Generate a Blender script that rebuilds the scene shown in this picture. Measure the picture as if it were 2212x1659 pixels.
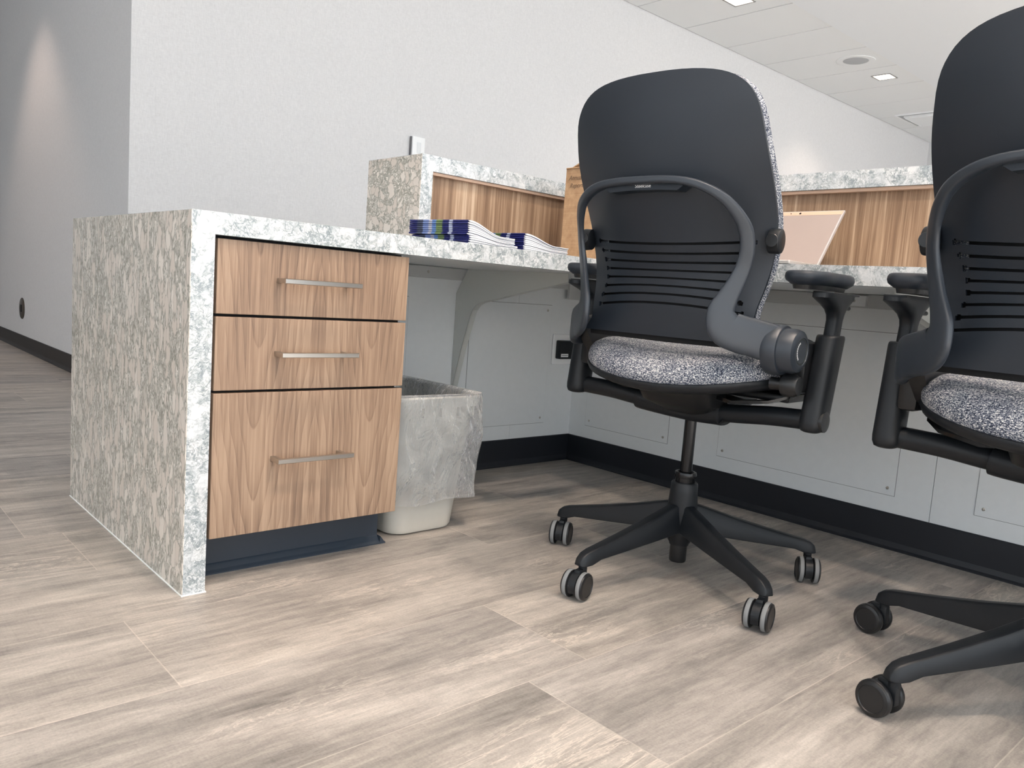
import bpy, bmesh, math, random
from mathutils import Vector, Matrix
random.seed(7)
for o in list(bpy.data.objects): bpy.data.objects.remove(o)
SC = bpy.context.scene
COL = SC.collection
# ------------------------------------------------------------------ camera
F_PX, YAW, PITCH, ROLL = 1719.1, 0.8303, -0.1127, 0.0728
CAM = Vector((-0.5593, -1.5239, 0.6362))
fw = Vector((math.cos(YAW)*math.cos(PITCH), math.sin(YAW)*math.cos(PITCH), math.sin(PITCH)))
rt = fw.cross(Vector((0, 0, 1))).normalized(); up = rt.cross(fw)
r2 = rt*math.cos(ROLL) + up*math.sin(ROLL); u2 = -rt*math.sin(ROLL) + up*math.cos(ROLL)
cd = bpy.data.cameras.new('camera'); cam = bpy.data.objects.new('camera', cd); COL.objects.link(cam)
cam.matrix_world = Matrix(((r2.x, u2.x, -fw.x, CAM.x), (r2.y, u2.y, -fw.y, CAM.y), (r2.z, u2.z, -fw.z, CAM.z), (0, 0, 0, 1)))
cd.sensor_fit = 'HORIZONTAL'; cd.sensor_width = 36.0; cd.lens = 36.0*F_PX/2212; cd.clip_start = 0.02
SC.camera = cam
# ------------------------------------------------------------------ world, lights, exposure
SC.view_settings.view_transform = 'Standard'; SC.view_settings.look = 'None'
SC.view_settings.exposure = 0.25; SC.view_settings.gamma = 1.0; SC.view_settings.use_curve_mapping = False
w = bpy.data.worlds.new('world'); SC.world = w; w.use_nodes = True
w.node_tree.nodes['Background'].inputs[0].default_value = (0.84, 0.92, 1.0, 1)
w.node_tree.nodes['Background'].inputs[1].default_value = 1.75

def area(name, loc, target, sx, sy, power, col, spread=180):
    l = bpy.data.lights.new(name, 'AREA'); l.shape = 'RECTANGLE'; l.size = sx; l.size_y = sy
    l.energy = power; l.color = col; l.spread = math.radians(spread)
    o = bpy.data.objects.new(name, l); COL.objects.link(o); o.location = loc
    o.rotation_euler = (Vector(target)-Vector(loc)).to_track_quat('-Z', 'Y').to_euler()
    return o
def spot(name, loc, target, power, col, angle, blend=0.6, size=0.06):
    l = bpy.data.lights.new(name, 'SPOT'); l.energy = power; l.color = col
    l.spot_size = math.radians(angle); l.spot_blend = blend; l.shadow_soft_size = size
    o = bpy.data.objects.new(name, l); COL.objects.link(o); o.location = loc
    o.rotation_euler = (Vector(target)-Vector(loc)).to_track_quat('-Z', 'Y').to_euler()
    return o
# daylight through the window wall (towards -Y)
area('window_daylight', (2.0, -4.95, 1.5), (2.0, 0, 1.5), 14, 2.4, 70, (0.86, 0.94, 1.0))
# added sunlight: lands on the floor behind the camera, bounce brightens ceiling and knee wall
sl = bpy.data.lights.new('bounce_sun', 'SUN'); sl.energy = 46; sl.angle = math.radians(1); sl.color = (1.0, 0.97, 0.92)
so = bpy.data.objects.new('bounce_sun', sl); COL.objects.link(so); so.location = (0, -8, 6)
so.rotation_euler = Vector((0.12, math.cos(math.radians(52)), -math.sin(math.radians(52)))).to_track_quat('-Z', 'Y').to_euler()
WARM = (1.0, 0.83, 0.69)
DOWNLIGHTS = [(6.855, 1.89), (4.52, 1.93), (2.15, 1.93)]
WORKLIGHTS = [(0.25, -1.35), (0.95, -0.75), (-0.35, -0.7), (0.6, -2.2)]

# ------------------------------------------------------------------ helpers
def tag(o, label=None, cat=None, group=None, kind=None):
    if label: o['label'] = label
    if cat: o['category'] = cat
    if group: o['group'] = group
    if kind: o['kind'] = kind
    return o
def thing(name, label, cat, loc=(0, 0, 0), rz=0.0, group=None):
    o = bpy.data.objects.new(name, None); COL.objects.link(o)
    o.location = loc; o.rotation_euler = (0, 0, rz); o.empty_display_size = 0.05
    return tag(o, label, cat, group)
WL = {}
class MB:
    def __init__(s): s.v = []; s.f = []
    def add(s, v, f):
        n = len(s.v); s.v += [tuple(p) for p in v]; s.f += [tuple(i+n for i in q) for q in f]; return s
    def box(s, x0, x1, y0, y1, z0, z1, bev=0.0):
        if x0 > x1: x0, x1 = x1, x0
        if y0 > y1: y0, y1 = y1, y0
        if z0 > z1: z0, z1 = z1, z0
        if bev <= 0:
            v = [(x, y, z) for z in (z0, z1) for y in (y0, y1) for x in (x0, x1)]
            return s.add(v, [(0, 2, 3, 1), (4, 5, 7, 6), (0, 1, 5, 4), (2, 6, 7, 3), (0, 4, 6, 2), (1, 3, 7, 5)])
        bm = bmesh.new(); bmesh.ops.create_cube(bm, size=1)
        for p in bm.verts: p.co = Vector(((x0+x1)/2+p.co.x*(x1-x0), (y0+y1)/2+p.co.y*(y1-y0), (z0+z1)/2+p.co.z*(z1-z0)))
        bmesh.ops.bevel(bm, geom=list(bm.edges), offset=min(bev, .49*min(x1-x0, y1-y0, z1-z0)), segments=2, affect='EDGES', profile=0.5)
        bm.verts.index_update()
        s.add([p.co for p in bm.verts], [[q.index for q in f.verts] for f in bm.faces]); bm.free(); return s
    def loft(s, rings, cap=True, closed=True):
        n = len(rings[0]); v = [p for r in rings for p in r]; f = []
        for i in range(len(rings)-1):
            for j in range(n if closed else n-1):
                k = (j+1) % n
                f.append((i*n+j, i*n+k, (i+1)*n+k, (i+1)*n+j))
        if cap:
            f.append(tuple(range(n-1, -1, -1))); f.append(tuple((len(rings)-1)*n+j for j in range(n)))
        return s.add(v, f)
    def lathe(s, prof, c=(0, 0, 0), axis='z', n=40):
        rings = []
        for r, h in prof:
            ring = []
            for j in range(n):
                a = 2*math.pi*j/n; p = (r*math.cos(a), r*math.sin(a), h)
                if axis == 'x': p = (h, p[0], p[1])
                if axis == 'y': p = (p[1], h, p[0])
                ring.append((p[0]+c[0], p[1]+c[1], p[2]+c[2]))
            rings.append(ring)
        return s.loft(rings)
    def prism(s, poly, axis, a, b):
        def P(u, v, h): return (h, u, v) if axis == 'x' else ((u, h, v) if axis == 'y' else (u, v, h))
        return s.loft([[P(u, v, a) for u, v in poly], [P(u, v, b) for u, v in poly]])
    def tube(s, pts, rad, n=16):
        pts = [Vector(p) for p in pts]; rings = []; prev = None
        for i, p in enumerate(pts):
            t = (pts[min(i+1, len(pts)-1)]-pts[max(i-1, 0)]).normalized()
            if prev is None:
                nn = t.orthogonal().normalized()
            else:
                nn = (prev - t*prev.dot(t)).normalized()
            prev = nn; bb = t.cross(nn); r = rad[i] if isinstance(rad, (list, tuple)) else rad
            rings.append([p+(nn*math.cos(2*math.pi*j/n)+bb*math.sin(2*math.pi*j/n))*r for j in range(n)])
        return s.loft(rings)
    def xf(s, fn): s.v = [tuple(fn(Vector(p))) for p in s.v]; return s
    def build(s, name, mat, parent=None, smooth=None, world=True):
        me = bpy.data.meshes.new(name); me.from_pydata(s.v, [], s.f); me.validate()
        bm = bmesh.new(); bm.from_mesh(me); bmesh.ops.recalc_face_normals(bm, faces=bm.faces); bm.to_mesh(me); bm.free()
        if smooth is not None:
            for p in me.polygons: p.use_smooth = True
            me.set_sharp_from_angle(angle=math.radians(smooth))
        me.materials.append(mat); o = bpy.data.objects.new(name, me); COL.objects.link(o)
        if parent is not None:
            o.parent = parent
            if world:
                off = Vector((0, 0, 0)); q = parent
                while q is not None: off += q.location; q = q.parent
                me.transform(Matrix.Translation(-off))
        return o
def cr(pts, n=6):
    """Catmull-Rom through tuples of any length"""
    out = []; m = len(pts)
    for i in range(m-1):
        p0, p1, p2, p3 = pts[max(i-1, 0)], pts[i], pts[i+1], pts[min(i+2, m-1)]
        for k in range(n):
            t = k/n
            out.append(tuple(0.5*((2*b)+(-a+c)*t+(2*a-5*b+4*c-d)*t*t+(-a+3*b-3*c+d)*t**3) for a, b, c, d in zip(p0, p1, p2, p3)))
    out.append(tuple(pts[-1])); return out
def lerp_tab(tab, x):
    if x <= tab[0][0]: return tab[0][1]
    for (a, b), (c, d) in zip(tab, tab[1:]):
        if x <= c: return b+(d-b)*(x-a)/(c-a)
    return tab[-1][1]
def smooth_tab(tab, n=8):
    return cr(tab, n)
def rrect(cx, cy, hx, hy, r, n=6):
    pts = []
    for qx, qy, a0 in ((1, 1, 0), (-1, 1, 90), (-1, -1, 180), (1, -1, 270)):
        for k in range(n+1):
            a = math.radians(a0+90*k/n); pts.append((cx+qx*(hx-r)+r*math.cos(a), cy+qy*(hy-r)+r*math.sin(a)))
    return pts

# ------------------------------------------------------------------ materials
class NT:
    def __init__(s, name, rough=0.5, metal=0.0, base=(.5, .5, .5), spec=0.5):
        s.m = bpy.data.materials.new(name); s.m.use_nodes = True; s.t = s.m.node_tree
        s.b = s.t.nodes['Principled BSDF']
        s.b.inputs['Base Color'].default_value = (*base, 1); s.b.inputs['Roughness'].default_value = rough
        s.b.inputs['Metallic'].default_value = metal; s.b.inputs['Specular IOR Level'].default_value = spec
        s._c = None
    def n(s, typ, **kw):
        d = s.t.nodes.new(typ)
        for k, v in kw.items(): setattr(d, k, v)
        return d
    def l(s, a, b): s.t.links.new(a, b)
    def co(s, scale=(1, 1, 1), loc=(0, 0, 0), rot=(0, 0, 0)):
        c = s.n('ShaderNodeTexCoord'); mp = s.n('ShaderNodeMapping'); s.l(c.outputs['Object'], mp.inputs[0])
        mp.inputs['Scale'].default_value = scale; mp.inputs['Location'].default_value = loc; mp.inputs['Rotation'].default_value = rot
        return mp.outputs[0]
    def noise(s, vec, scale, detail=4, rough=0.55, dist=0.0):
        d = s.n('ShaderNodeTexNoise'); s.l(vec, d.inputs['Vector'])
        d.inputs['Scale'].default_value = scale; d.inputs['Detail'].default_value = detail
        d.inputs['Roughness'].default_value = rough; d.inputs['Distortion'].default_value = dist
        return d.outputs[0]
    def math(s, op, a, b=None, c=None):
        d = s.n('ShaderNodeMath', operation=op)
        for i, x in enumerate((a, b, c)):
            if x is None: continue
            if isinstance(x, (int, float)): d.inputs[i].default_value = x
            else: s.l(x, d.inputs[i])
        return d.outputs[0]
    def ramp(s, fac, stops, interp='LINEAR'):
        d = s.n('ShaderNodeValToRGB'); d.color_ramp.interpolation = interp; e = d.color_ramp.elements
        while len(e) < len(stops): e.new(0.5)
        for i, (p, c) in enumerate(stops):
            e[i].position = p; e[i].color = (*c, 1) if len(c) == 3 else c
        s.l(fac, d.inputs[0]); return d.outputs[0]
    def mix(s, fac, a, b, blend='MIX'):
        d = s.n('ShaderNodeMix', data_type='RGBA', blend_type=blend)
        for sock, x in ((d.inputs[0], fac), (d.inputs[6], a), (d.inputs[7], b)):
            if isinstance(x, (int, float)): sock.default_value = x
            elif isinstance(x, tuple): sock.default_value = (*x, 1)
            else: s.l(x, sock)
        return d.outputs[2]
    def color(s, out): s.l(out, s.b.inputs['Base Color']); return s
    def bump(s, h, strength=0.2, dist=0.002):
        d = s.n('ShaderNodeBump'); d.inputs['Strength'].default_value = strength; d.inputs['Distance'].default_value = dist
        s.l(h, d.inputs['Height']); s.l(d.outputs[0], s.b.inputs['Normal']); return s
def lin(r, g, b):
    return tuple(((c/255)/12.92 if c/255 <= 0.04045 else ((c/255+0.055)/1.055)**2.4) for c in (r, g, b))
def plain(name, col, rough=0.5, metal=0.0, spec=0.5, nb=0.0, ns=300):
    m = NT(name, rough, metal, col, spec)
    v = m.co(); n = m.noise(v, ns, 3)
    d = tuple(c*0.975 for c in col); m.color(m.ramp(n, [(0.3, d), (0.7, col)]))
    if nb: m.bump(n, nb, 0.0006)
    return m.m

def mat_linen():
    m = NT('woven_wallcovering', 0.85, base=(.8, .8, .8), spec=0.2)
    a = m.noise(m.co((60, 60, 420)), 1.0, 2); b = m.noise(m.co((330, 330, 40)), 1.0, 2)
    c = m.noise(m.co(), 1.3, 2)
    s = m.math('ADD', a, b); s = m.math('ADD', s, m.math('MULTIPLY', c, 0.10))
    m.color(m.ramp(m.math('MULTIPLY', s, 0.5), [(0.34, lin(213, 212, 212)), (0.56, lin(223, 222, 222)), (0.76, lin(231, 230, 230))]))
    m.bump(s, 0.08, 0.0007); return m.m
def mat_stone(name, stretch=(1, 1, 1), peb=26, side=False):
    m = NT(name, 0.22, base=(.7, .7, .7), spec=0.5)
    v = m.co(stretch)
    def warp(vec, sc, amt, det=4):
        nz = m.n('ShaderNodeTexNoise'); m.l(vec, nz.inputs['Vector']); nz.inputs['Scale'].default_value = sc; nz.inputs['Detail'].default_value = det; nz.inputs['Roughness'].default_value = 0.6
        cb = m.n('ShaderNodeVectorMath', operation='SUBTRACT'); m.l(nz.outputs['Color'], cb.inputs[0]); cb.inputs[1].default_value = (.5, .5, .5)
        k = m.n('ShaderNodeVectorMath', operation='SCALE'); m.l(cb.outputs[0], k.inputs[0]); k.inputs['Scale'].default_value = amt
        ad = m.n('ShaderNodeVectorMath', operation='ADD'); m.l(vec, ad.inputs[0]); m.l(k.outputs[0], ad.inputs[1]); return ad.outputs[0]
    wv = warp(warp(v, 14, 0.05), 55, 0.022, 3)
    def ridge(sc, width, det=3):
        n = m.noise(wv, sc, det, 0.6, 0.4)
        return m.ramp(m.math('ABSOLUTE', m.math('SUBTRACT', n, 0.5)), [(0.0, (1, 1, 1)), (width*.45, (.55, .55, .55)), (width, (0, 0, 0))])
    zone = m.ramp(m.noise(wv, 13 if side else 20, 4, 0.6), [(0.36, (0, 0, 0)), (0.54, (1, 1, 1))])
    cloud = m.noise(wv, 30, 5, 0.65)
    if side:  # warm greys: shade on the side faces put into the stone colour
        def V(feat, sc, out):
            d = m.n('ShaderNodeTexVoronoi', feature=feat); m.l(wv, d.inputs['Vector']); d.inputs['Scale'].default_value = sc; return d.outputs[out]
        def bw(c):
            k = m.n('ShaderNodeRGBToBW'); m.l(c, k.inputs[0]); return k.outputs[0]
        big = bw(V('F1', peb, 'Color')); isbig = m.ramp(big, [(0.50, (0, 0, 0)), (0.56, (1, 1, 1))])
        fill = m.ramp(bw(V('F1', peb*2.9, 'Color')), [(0.25, lin(198, 191, 182)), (0.5, lin(222, 215, 206)), (0.75, lin(236, 230, 222))])
        bigc = m.ramp(big, [(0.50, lin(206, 197, 187)), (0.6, lin(230, 223, 214)), (0.75, lin(214, 204, 194))])
        base = m.mix(isbig, fill, bigc)
        c = m.mix(m.math('MULTIPLY', cloud, 0.22), base, lin(190, 183, 173))
        e2 = m.ramp(V('DISTANCE_TO_EDGE', peb*2.9, 'Distance'), [(0.0, (1, 1, 1)), (0.06, (.6, .6, .6)), (0.17, (0, 0, 0))])
        small = m.math('SUBTRACT', 1.0, isbig)
        c = m.mix(m.math('MULTIPLY', m.math('MULTIPLY', e2, small), 0.72), c, lin(124, 126, 115))
        e1 = m.ramp(V('DISTANCE_TO_EDGE', peb, 'Distance'), [(0.0, (1, 1, 1)), (0.03, (.7, .7, .7)), (0.09, (0, 0, 0))])
        c = m.mix(m.math('MULTIPLY', e1, 0.62), c, lin(122, 123, 112))
        c = m.mix(m.math('MULTIPLY', m.math('MULTIPLY', ridge(120, 0.06, 2), small), 0.35), c, lin(112, 114, 104))
    else:  # cool whites: daylight on the edges put into the same stone's colour
        base = m.ramp(cloud, [(0.3, lin(190, 197, 201)), (0.5, lin(217, 221, 223)), (0.7, lin(232, 233, 233))])
        c = m.mix(m.math('MULTIPLY', m.math('MULTIPLY', ridge(34, 0.045), m.math('ADD', m.math('MULTIPLY', zone, 0.8), 0.2)), 0.9), base, lin(118, 130, 136))
        c = m.mix(m.math('MULTIPLY', m.math('MULTIPLY', ridge(75, 0.07), zone), 0.8), c, lin(144, 154, 160))
        c = m.mix(m.math('MULTIPLY', m.math('MULTIPLY', ridge(150, 0.08, 2), zone), 0.5), c, lin(120, 132, 132))
    m.color(c); return m.m
def mat_walnut():
    # bookmatched cathedral figure, grain running up: centre line at local x=XC
    m = NT('walnut_veneer', 0.42, base=(.3, .2, .1), spec=0.35)
    tc = m.n('ShaderNodeTexCoord'); sp = m.n('ShaderNodeSeparateXYZ'); m.l(tc.outputs['Object'], sp.inputs[0])
    x = m.math('ABSOLUTE', m.math('SUBTRACT', sp.outputs[0], 0.225)); z = sp.outputs[2]
    cb = m.n('ShaderNodeCombineXYZ'); m.l(x, cb.inputs[0]); m.l(z, cb.inputs[2]); v = cb.outputs[0]
    def mp(sc):
        k = m.n('ShaderNodeMapping'); m.l(v, k.inputs[0]); k.inputs['Scale'].default_value = sc; return k.outputs[0]
    warp = m.math('MULTIPLY', m.math('SUBTRACT', m.noise(mp((7, 1, 5.0)), 1.0, 3, 0.5), 0.5), 0.030)
    dx = m.math('SUBTRACT', m.math('ADD', x, warp), 0.135)
    d2 = m.math('POWER', m.math('ABSOLUTE', dx), 2.0)
    # long V arches with the point down, repeating up the face
    f = m.math('SQRT', m.math('ADD', m.math('MULTIPLY', d2, 95.0), 0.030))
    f = m.math('SUBTRACT', f, m.math('MULTIPLY', z, 0.95))
    f = m.math('ADD', f, m.math('MULTIPLY', m.noise(mp((10, 1, 3.0)), 1.0, 2), 0.30))
    ph = m.math('FRACT', m.math('MULTIPLY', f, 6.2))
    line = m.ramp(ph, [(0.0, (.0, .0, .0)), (0.55, (.28, .28, .28)), (0.86, (.65, .65, .65)), (0.95, (1, 1, 1)), (1.0, (.0, .0, .0))])
    fade = m.ramp(m.noise(mp((12, 1, 3)), 1.0, 2), [(0.3, (.55, .55, .55)), (0.65, (1, 1, 1))])
    st = m.noise(mp((170, 1, 3.0)), 1.0, 5, 0.6)
    pore = m.noise(mp((900, 1, 22)), 1.0, 3, 0.6)
    broad = m.noise(mp((16, 1, 2.4)), 1.0, 3)
    straight = m.ramp(m.math('ABSOLUTE', x), [(0.03, (1, 1, 1)), (0.085, (0, 0, 0))])
    s = m.math('SUBTRACT', m.math('ADD', m.math('MULTIPLY', st, 0.45), m.math('MULTIPLY', broad, 0.36)), m.math('MULTIPLY', m.math('MULTIPLY', line, fade), 0.135))
    s = m.math('ADD', s, m.math('MULTIPLY', m.math('MULTIPLY', m.math('SUBTRACT', m.noise(mp((95, 1, 1.2)), 1.0, 3), 0.5), straight), 0.20))
    s = m.math('ADD', s, m.math('MULTIPLY', pore, 0.14))
    c = m.ramp(s, [(0.25, lin(100, 80, 68)), (0.34, lin(128, 106, 90)), (0.43, lin(150, 125, 105)), (0.56, lin(174, 149, 127))])
    m.color(c); m.bump(pore, 0.12, 0.0004); return m.m
def mat_slatwood():
    # striped vertical-grain laminate of the raised counter
    m = NT('walnut_laminate', 0.45, base=(.3, .2, .1), spec=0.3)
    v = m.co((1, 1, 1))
    def mp(sc):
        k = m.n('ShaderNodeMapping'); m.l(v, k.inputs[0]); k.inputs['Scale'].default_value = sc; return k.outputs[0]
    a = m.noise(mp((60, 60, 1.1)), 1.0, 4, .6); b = m.noise(mp((380, 380, 8)), 1.0, 4, 0.6); d = m.noise(mp((9, 9, 1.5)), 1.0, 2)
    s = m.math('ADD', m.math('MULTIPLY', a, 0.55), m.math('MULTIPLY', b, 0.30)); s = m.math('ADD', s, m.math('MULTIPLY', d, 0.2))
    m.color(m.ramp(s, [(0.40, lin(124, 99, 80)), (0.5, lin(151, 124, 101)), (0.57, lin(173, 146, 121)), (0.66, lin(203, 180, 155))]))
    m.bump(b, 0.08, 0.0004); return m.m
def mat_floor():
    m = NT('vinyl_plank', 0.42, base=(.4, .35, .3), spec=0.35)
    v = m.co()
    # tiles: rows along X, 0.29 wide
    sp = m.n('ShaderNodeSeparateXYZ'); m.l(v, sp.inputs[0])
    W, L = 0.2885, 1.20
    row = m.math('FLOOR', m.math('DIVIDE', m.math('ADD', sp.outputs[1], 0.062), W))
    off = m.math('MULTIPLY', m.math('FRACT', m.math('MULTIPLY', m.math('ADD', row, 200.0), 0.3819)), L)
    for r_, want in ((-1, .127), (-2, .722), (-3, .865), (1, .096)):      # joints seen in the photo
        b_ = (((r_+200)*0.3819) % 1.0)*L
        off = m.math('ADD', off, m.math('MULTIPLY', m.math('COMPARE', row, float(r_), 0.1), want-b_))
    xs = m.math('DIVIDE', m.math('ADD', m.math('ADD', sp.outputs[0], off), 12.0), L)
    colm = m.math('FLOOR', xs)
    fx = m.math('MULTIPLY', m.math('FRACT', xs), L); fy = m.math('MULTIPLY', m.math('FRACT', m.math('DIVIDE', m.math('ADD', sp.outputs[1], 0.062+12*W), W)), W)
    jx = m.math('LESS_THAN', fx, 0.0022); jy = m.math('LESS_THAN', fy, 0.0022); joint = m.math('MAXIMUM', jx, jy)
    idv = m.n('ShaderNodeCombineXYZ'); m.l(row, idv.inputs[0]); m.l(colm, idv.inputs[1])
    wn = m.n('ShaderNodeTexWhiteNoise', noise_dimensions='3D'); m.l(idv.outputs[0], wn.inputs['Vector'])
    sh = m.n('ShaderNodeVectorMath', operation='SCALE'); m.l(wn.outputs['Color'], sh.inputs[0]); sh.inputs['Scale'].default_value = 7.0
    pv = m.n('ShaderNodeVectorMath', operation='ADD'); m.l(v, pv.inputs[0]); m.l(sh.outputs[0], pv.inputs[1]); pv = pv.outputs[0]
    def mp(sc, rz=0.0):
        k = m.n('ShaderNodeMapping'); m.l(pv, k.inputs[0]); k.inputs['Scale'].default_value = sc; k.inputs['Rotation'].default_value = (0, 0, rz); return k.outputs[0]
    big = m.noise(mp((1.5, 11, 1)), 1.0, 4, 0.6, 0.3)
    mid = m.noise(mp((5, 45, 1)), 1.0, 5, 0.65, 0.6)
    fine = m.noise(mp((28, 160, 1)), 1.0, 4, 0.65)
    blot = m.noise(mp((7, 13, 1)), 1.0, 5, 0.7, 0.8)
    saw = m.noise(mp((260, 7, 1), 0.12), 1.0, 3, 0.6)
    s = m.math('ADD', m.math('MULTIPLY', big, 0.42), m.math('MULTIPLY', mid, 0.26)); s = m.math('ADD', s, m.math('MULTIPLY', fine, 0.14))
    s = m.math('ADD', s, m.math('MULTIPLY', blot, 0.16)); s = m.math('ADD', s, m.math('MULTIPLY', saw, 0.05))
    c = m.ramp(s, [(0.37, lin(108, 105, 102)), (0.45, lin(139, 134, 130)), (0.52, lin(162, 156, 150)), (0.59, lin(181, 175, 168)), (0.70, lin(209, 203, 196))])
    gr = m.noise(v, 260, 3, 0.7); c = m.mix(0.5, c, m.ramp(gr, [(0.3, (.72, .72, .72)), (0.5, (1, 1, 1)), (0.7, (1.22, 1.2, 1.18))]), 'MULTIPLY')
    # pale ragged scuffs along the grain
    rid = m.noise(mp((3.0, 22, 1)), 1.0, 6, 0.7, 1.2)
    rl = m.ramp(m.math('ABSOLUTE', m.math('SUBTRACT', rid, 0.5)), [(0.0, (1, 1, 1)), (0.012, (.4, .4, .4)), (0.03, (0, 0, 0))])
    pz = m.ramp(m.noise(mp((1.6, 5, 1)), 1.0, 3), [(0.52, (0, 0, 0)), (0.66, (1, 1, 1))])
    c = m.mix(m.math('MULTIPLY', m.math('MULTIPLY', rl, pz), 0.6), c, lin(232, 222, 210))
    tone = m.ramp(wn.outputs['Value'], [(0.0, (.93, .93, .94)), (1.0, (1.05, 1.03, 1.0))])
    c = m.mix(1.0, c, tone, 'MULTIPLY')
    c = m.mix(m.math('MULTIPLY', joint, 0.28), c, lin(226, 214, 202))
    m.color(c); m.bump(m.math('ADD', s, m.math('MULTIPLY', joint, -0.3)), 0.12, 0.001)
    return m.m
def mat_tweed():
    m = NT('tweed_upholstery', 0.9, base=(.3, .3, .35), spec=0.15)
    a = m.noise(m.co((620, 190, 620)), 1.0, 1, 0.6); b = m.noise(m.co((200, 620, 480), loc=(3, 1, 2)), 1.0, 1, 0.6)
    big = m.noise(m.co(), 22, 3)
    s = m.math('ADD', m.math('MULTIPLY', a, 0.5), m.math('MULTIPLY', b, 0.5)); s2 = m.math('ADD', s, m.math('MULTIPLY', m.math('SUBTRACT', big, 0.5), 0.10))
    m.color(m.ramp(s2, [(0.39, lin(40, 46, 60)), (0.47, lin(88, 95, 110)), (0.535, lin(146, 149, 156)), (0.62, lin(222, 221, 218))]))
    m.bump(s, 0.7, 0.0015); return m.m
def mat_booklet():
    m = NT('printed_cover', 0.3, base=(.02, .03, .1), spec=0.5)
    tc = m.n('ShaderNodeTexCoord'); sp = m.n('ShaderNodeSeparateXYZ'); m.l(tc.outputs['Object'], sp.inputs[0])
    y = m.math('DIVIDE', sp.outputs[1], 0.2)
    navy = lin(28, 32, 92)
    c = m.ramp(y, [(0.0, navy), (0.25, lin(176, 184, 205)), (0.31, navy), (0.42, lin(112, 134, 72)), (0.53, lin(96, 132, 190)), (0.60, lin(188, 186, 196)), (0.66, lin(120, 140, 190)), (0.76, lin(66, 74, 88)), (0.86, navy)], 'CONSTANT')
    n = m.noise(tc.outputs['Object'], 90, 2); c = m.mix(m.math('MULTIPLY', n, 0.5), c, navy)
    m.color(c); return m.m
def mat_pages():
    m = NT('paper_pages', 0.8, base=(.85, .86, .88), spec=0.2)
    n = m.noise(m.co((3, 3, 1800)), 1.0, 2); m.color(m.ramp(n, [(0.25, lin(222, 225, 230)), (0.6, lin(244, 245, 247))])); return m.m
def mat_card():
    m = NT('corrugated_card', 0.85, base=(.5, .35, .2), spec=0.2)
    n = m.noise(m.co(), 40, 5, 0.65); k = m.noise(m.co((1, 1, 260)), 1.0, 2)
    s = m.math('ADD', m.math('MULTIPLY', n, 0.7), m.math('MULTIPLY', k, 0.3))
    m.color(m.ramp(s, [(0.35, lin(176, 140, 106)), (0.65, lin(203, 168, 132))])); m.bump(k, 0.1, 0.0005); return m.m
def mat_film():
    m = NT('clear_plastic_film', 0.10, base=(.90, .91, .92), spec=0.9)
    g = m.noise(m.co((1, 1, .7)), 16, 3, 0.6, 1.2); g2 = m.noise(m.co((1, 1, .4)), 60, 3, 0.6, 1.0)
    vo = m.n('ShaderNodeTexVoronoi', feature='DISTANCE_TO_EDGE'); m.l(m.co((1, 1, .55)), vo.inputs['Vector']); vo.inputs['Scale'].default_value = 15
    s = m.math('ADD', g, m.math('MULTIPLY', g2, 0.22)); s = m.math('ADD', s, m.math('MULTIPLY', vo.outputs['Distance'], 0.8))
    m.bump(s, 1.0, 0.019)
    tr = m.n('ShaderNodeBsdfTransparent'); tr.inputs[0].default_value = (.95, .96, .97, 1)
    mx = m.n('ShaderNodeMixShader'); out = m.t.nodes['Material Output']
    fr = m.n('ShaderNodeFresnel'); fr.inputs[0].default_value = 1.6
    bp = [n for n in m.t.nodes if n.type == 'BUMP'][0]; m.l(bp.outputs[0], fr.inputs['Normal'])
    f = m.math('ADD', m.math('MULTIPLY', fr.outputs[0], 2.1), 0.11)
    m.l(f, mx.inputs[0]); m.l(tr.outputs[0], mx.inputs[1]); m.l(m.b.outputs[0], mx.inputs[2]); m.l(mx.outputs[0], out.inputs['Surface'])
    return m.m
def emit(name, col, s):
    m = NT(name); m.b.inputs['Emission Color'].default_value = (*col, 1); m.b.inputs['Emission Strength'].default_value = s
    m.b.inputs['Base Color'].default_value = (*col, 1); return m.m

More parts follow.
